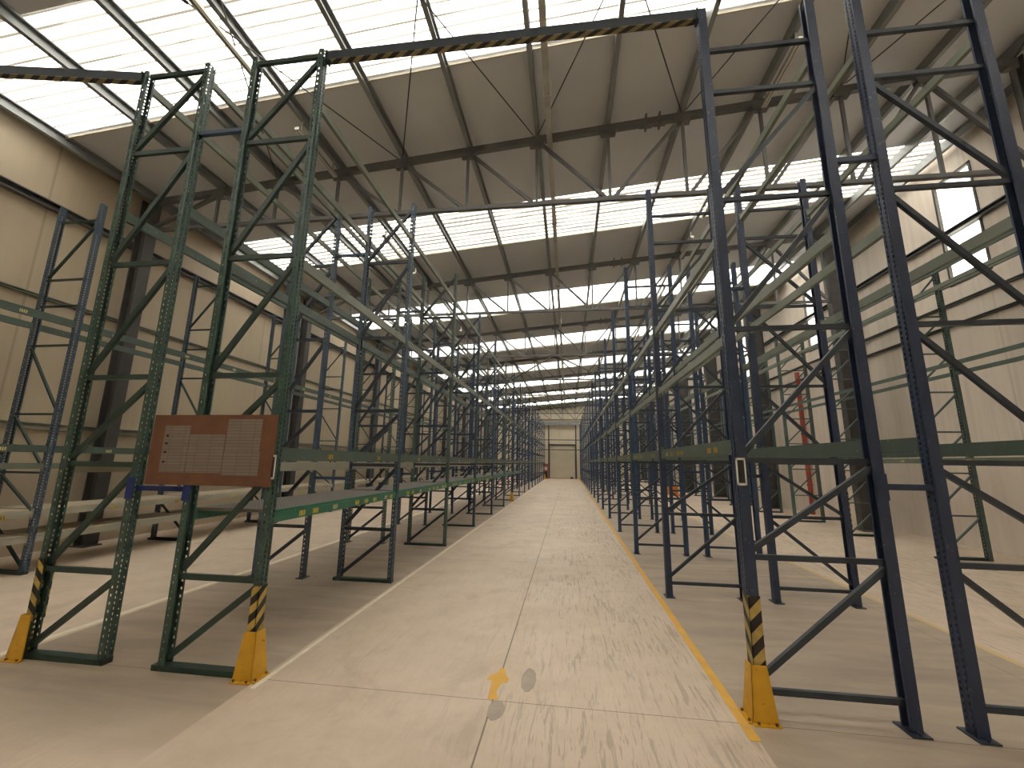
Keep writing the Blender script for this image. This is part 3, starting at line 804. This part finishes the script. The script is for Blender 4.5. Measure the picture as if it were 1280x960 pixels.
# ---- overhead tie beams
def tie(a, c, label):
    a, c = Vector(a), Vector(c); d = c-a; L_ = d.length; ang = math.atan2(d.y, d.x)
    t = empty('tie_beam', (a+c)/2, ang); tag(t, label, 'tie beam')
    MB().box(-L_/2, L_/2, -.035, .035, -.065, .065).build('rail', M['dkblue'], t)
    o = MB().box(-L_/2+.05, L_/2-.05, -.036, .036, -.068, -.06).build('hazard_tape', M['hazard_x'], t); o['label'] = 'faded black and yellow striped underside'
    for s in (-1, 1): MB().box(s*L_/2-.01, s*L_/2+.01, -.05, .05, -.08, .07).build('end_plate', M['dkgreen'], t)
tie((-2.97+HD/2+.012, 3.95, 6.93), (1.53-HD/2-.012, 4.0, 6.93), 'dark tie beam with striped underside spanning high across the aisle between the near frames')
tie((-9.25+HD/2+.012, 3.25, 6.9), (-5.45-HD/2-.012, 3.91, 6.93), 'dark tie beam from the top of the leftmost green frame out towards the left wall')

# ---- wooden notice board
nb = empty('notice_board', (-3.655, 3.8655, 2.085)); tag(nb, 'reddish-brown wooden notice board with faded papers, fixed to the near green frame', 'notice board')
w2, h2 = .71, .36
MB().box(-w2, w2, -.014, .014, -h2, h2).build('panel', M['board'], nb)
def sheet(x0, x1, z0, z1, name='paper_sheet', mat='paper', yy=-.018):
    MB().box(x0, x1, yy, yy+.004, z0, z1).build(name, M[mat], nb)
sheet(-.56, -.26, -.235, .245); sheet(-.255, .16, -.235, .155); sheet(.17, .56, -.015, .315); sheet(.165, .57, -.255, -.02)
for zz in (.14, .06, -.03, -.13): MB().box(-.535, -.505, -.021, -.018, zz-.012, zz+.012).build('mark', M['black'], nb)
# document holders on the end posts
def holder(x, y, z, label):
    t = empty('label_holder', (x, y, z)); tag(t, label, 'label holder', 'label holders on end posts')
    b = MB(); b.box(-.04, .04, -.004, .004, .1, .12).box(-.04, .04, -.004, .004, -.12, -.1).box(-.04, -.028, -.004, .004, -.12, .12).box(.028, .04, -.004, .004, -.12, .12)
    b.build('rim', M['white'], t)
    MB().box(-.028, .028, -.002, .003, -.1, .1).build('insert', M['black'], t)
holder(-2.955, 3.93-HW/2-.007, 1.92, 'white-rimmed label holder on the post right of the wooden board')
holder(1.515, 4.02-HW/2-.007, 1.95, 'white-rimmed label holder on the near navy post right of the aisle')

# ------------------------------------------------------------------ floor markings
def floor_poly(name, pts, mat, label, cat='floor marking', th=.002):
    b = MB(); b.hull([(x, y, 0) for x, y in pts], [(x, y, th) for x, y in pts])
    o = b.build(name, M[mat]); tag(o, label, cat); return o
floor_poly('floor_line', [(-2.82, 3.75), (-2.77, 3.75), (-2.77, 54), (-2.82, 54)], 'line_white', 'thin white painted line along the left side of the aisle')
floor_poly('floor_line', [(-5.82, 3.75), (-5.72, 3.75), (-5.72, 54), (-5.82, 54)], 'line_white', 'white painted line behind the second left rack row')
floor_poly('floor_line', [(1.315, 3.7), (1.395, 3.7), (1.395, 54), (1.315, 54)], 'line_yellow', 'worn yellow painted line along the right side of the aisle')
floor_poly('floor_line', [(4.62, 3.7), (4.70, 3.7), (4.70, 54), (4.62, 54)], 'line_faded', 'faded pale yellow line to the right of the second right rack row')
# yellow paint blotch and grey stains
def blob(cx, cy, rx, ry, seed, n=26, jag=.25):
    r = random.Random(seed); return [(cx+rx*math.cos(2*math.pi*k/n)*(1+jag*(r.random()-.5)), cy+ry*math.sin(2*math.pi*k/n)*(1+jag*(r.random()-.5))) for k in range(n)]
arrow = [(-.68,4.5),(-.63,4.45),(-.61,4.35),(-.57,4.28),(-.575,4.22),(-.62,4.22),(-.64,4.14),(-.65,4.05),(-.62,3.94),(-.68,3.92),(-.71,3.93),(-.715,4.05),(-.72,4.17),(-.73,4.24),(-.78,4.25),(-.755,4.33),(-.71,4.37),(-.69,4.4)]
floor_poly('paint_mark', arrow, 'line_yellow', 'ragged yellow paint mark in the middle of the near floor')
floor_poly('floor_stain', blob(-.39, 4.31, .07, .21, 2, jag=.12), 'stain', 'grey oval stain on the floor right of the yellow paint mark')
floor_poly('floor_stain', blob(-.61, 3.78, .07, .14, 5, jag=.12), 'stain', 'faint grey stain on the floor just below the yellow paint mark')

# ------------------------------------------------------------------ far-end and side items
o = MB().box(-.3, .3, -.2, .2, 0, 1.3)
t = empty('charger_cabinet', (-2.9, 54.6, 0)); tag(t, 'distant reddish charger cabinet at the far end left of the door', 'cabinet')
MB().box(-.3, .3, -.25, .25, 0, 1.9).build('cabinet_body', M['red'], t)
MB().box(-.2, .2, -.262, -.25, 1.1, 1.5).build('display_panel', M['white'], t)
MB().box(-.22, .22, -.262, -.25, .2, .9).build('door_panel', M['black'], t)
# red standpipe on the right wall
t = empty('red_pipe', (XR-.14, 19.9, 0)); tag(t, 'red vertical sprinkler pipe against the right wall', 'pipe')
MB().tube((0, 0, 0), (0, 0, 6.2), .09, 14).build('pipe', M['red'], t)
for z in (1.2, 3.4, 5.6): MB().box(-.11, .11, -.03, .03, z, z+.05).build('pipe_clamp', M['steel_dark'], t)
# orange pallet truck far right
t = empty('hand_pallet_truck', (7.0, 28.2, 0), .4); tag(t, 'distant orange hand pallet truck standing on the floor between the right rows', 'pallet truck')
for s in (-1, 1): MB().box(s*.27-.08, s*.27+.08, -.6, .6, .08, .16).build('fork', M['orange'], t)
MB().box(-.35, .35, .6, .85, .08, .62).build('pump_housing', M['orange'], t)
MB().tube((0, .75, .6), (0, 1.0, 1.2), .025, 8).build('handle', M['orange'], t)
for s in (-1, 1):
    MB().tube((s*.1-.03, .72, .08), (s*.1+.03, .72, .08), .08, 12).build('wheel', M['black'], t)
    MB().tube((s*.27-.03, -.45, .045), (s*.27+.03, -.45, .045), .045, 10).build('wheel', M['black'], t)
# door bollard / dark box near the end door
t = MB().box(-.18, .18, -.15, .15, 0, .22).build('floor_box', M['black'], None, (.45, Y1-.7, 0)); tag(t, 'small dark box on the floor in front of the end door, right side', 'box')
# portal beam and posts in front of the end wall
t = empty('door_portal', ((dx0+dx1)/2, Y1-.55, 0)); tag(t, 'grey steel portal of two tall posts and a wide header around the end door', 'portal')
cw = (dx1-dx0)/2
for s in (-1, 1): MB().box(s*(cw+.12)-.08, s*(cw+.12)+.08, -.08, .08, 0, 7.05).build('portal_post', M['steel_dark'], t)
MB().box(-cw-1.9, cw+.6, -.1, .1, 7.05, 7.45).build('header', M['purlin'], t)
for z in (5.0, 3.7): MB().box(-cw-1.6, cw+1.2, .1, .16, z, z+.1).build('rail', M['steel_dark'], t)

# ------------------------------------------------------------------ camera
cam = bpy.data.cameras.new('camera'); co = bpy.data.objects.new('camera', cam); COL.objects.link(co)
yaw, pitch, roll, f = -.1356, .1879, .0145, 515.4
cy, sy, cp, sp_ = math.cos(yaw), math.sin(yaw), math.cos(pitch), math.sin(pitch)
fwd = Vector((sy*cp, cy*cp, sp_)); right = Vector((cy, -sy, 0)); up = right.cross(fwd)
r_ = right*math.cos(roll)+up*math.sin(roll); u_ = up*math.cos(roll)-right*math.sin(roll)
co.matrix_world = Matrix(((r_.x, u_.x, -fwd.x, 0), (r_.y, u_.y, -fwd.y, 0), (r_.z, u_.z, -fwd.z, 2.0), (0, 0, 0, 1)))
cam.sensor_width = 36; cam.lens = f/1280*36; cam.clip_start = .05; cam.clip_end = 300
SC.camera = co

# ------------------------------------------------------------------ light: bright overcast sky
w = bpy.data.worlds.new('world'); SC.world = w; w.use_nodes = True
bg = w.node_tree.nodes['Background']; bg.inputs[0].default_value = (1.0, .968, .91, 1); bg.inputs[1].default_value = 9.5
SC.view_settings.view_transform = 'Standard'; SC.view_settings.look = 'None'
SC.view_settings.exposure = 0; SC.view_settings.gamma = 1; SC.view_settings.use_curve_mapping = False
SC.cycles.max_bounces = 10; SC.cycles.diffuse_bounces = 6; SC.cycles.transmission_bounces = 8
SC.cycles.use_denoising = True
for o in SC.objects:
    for k in ('_p0', '_p1'):
        if k in o: del o[k]
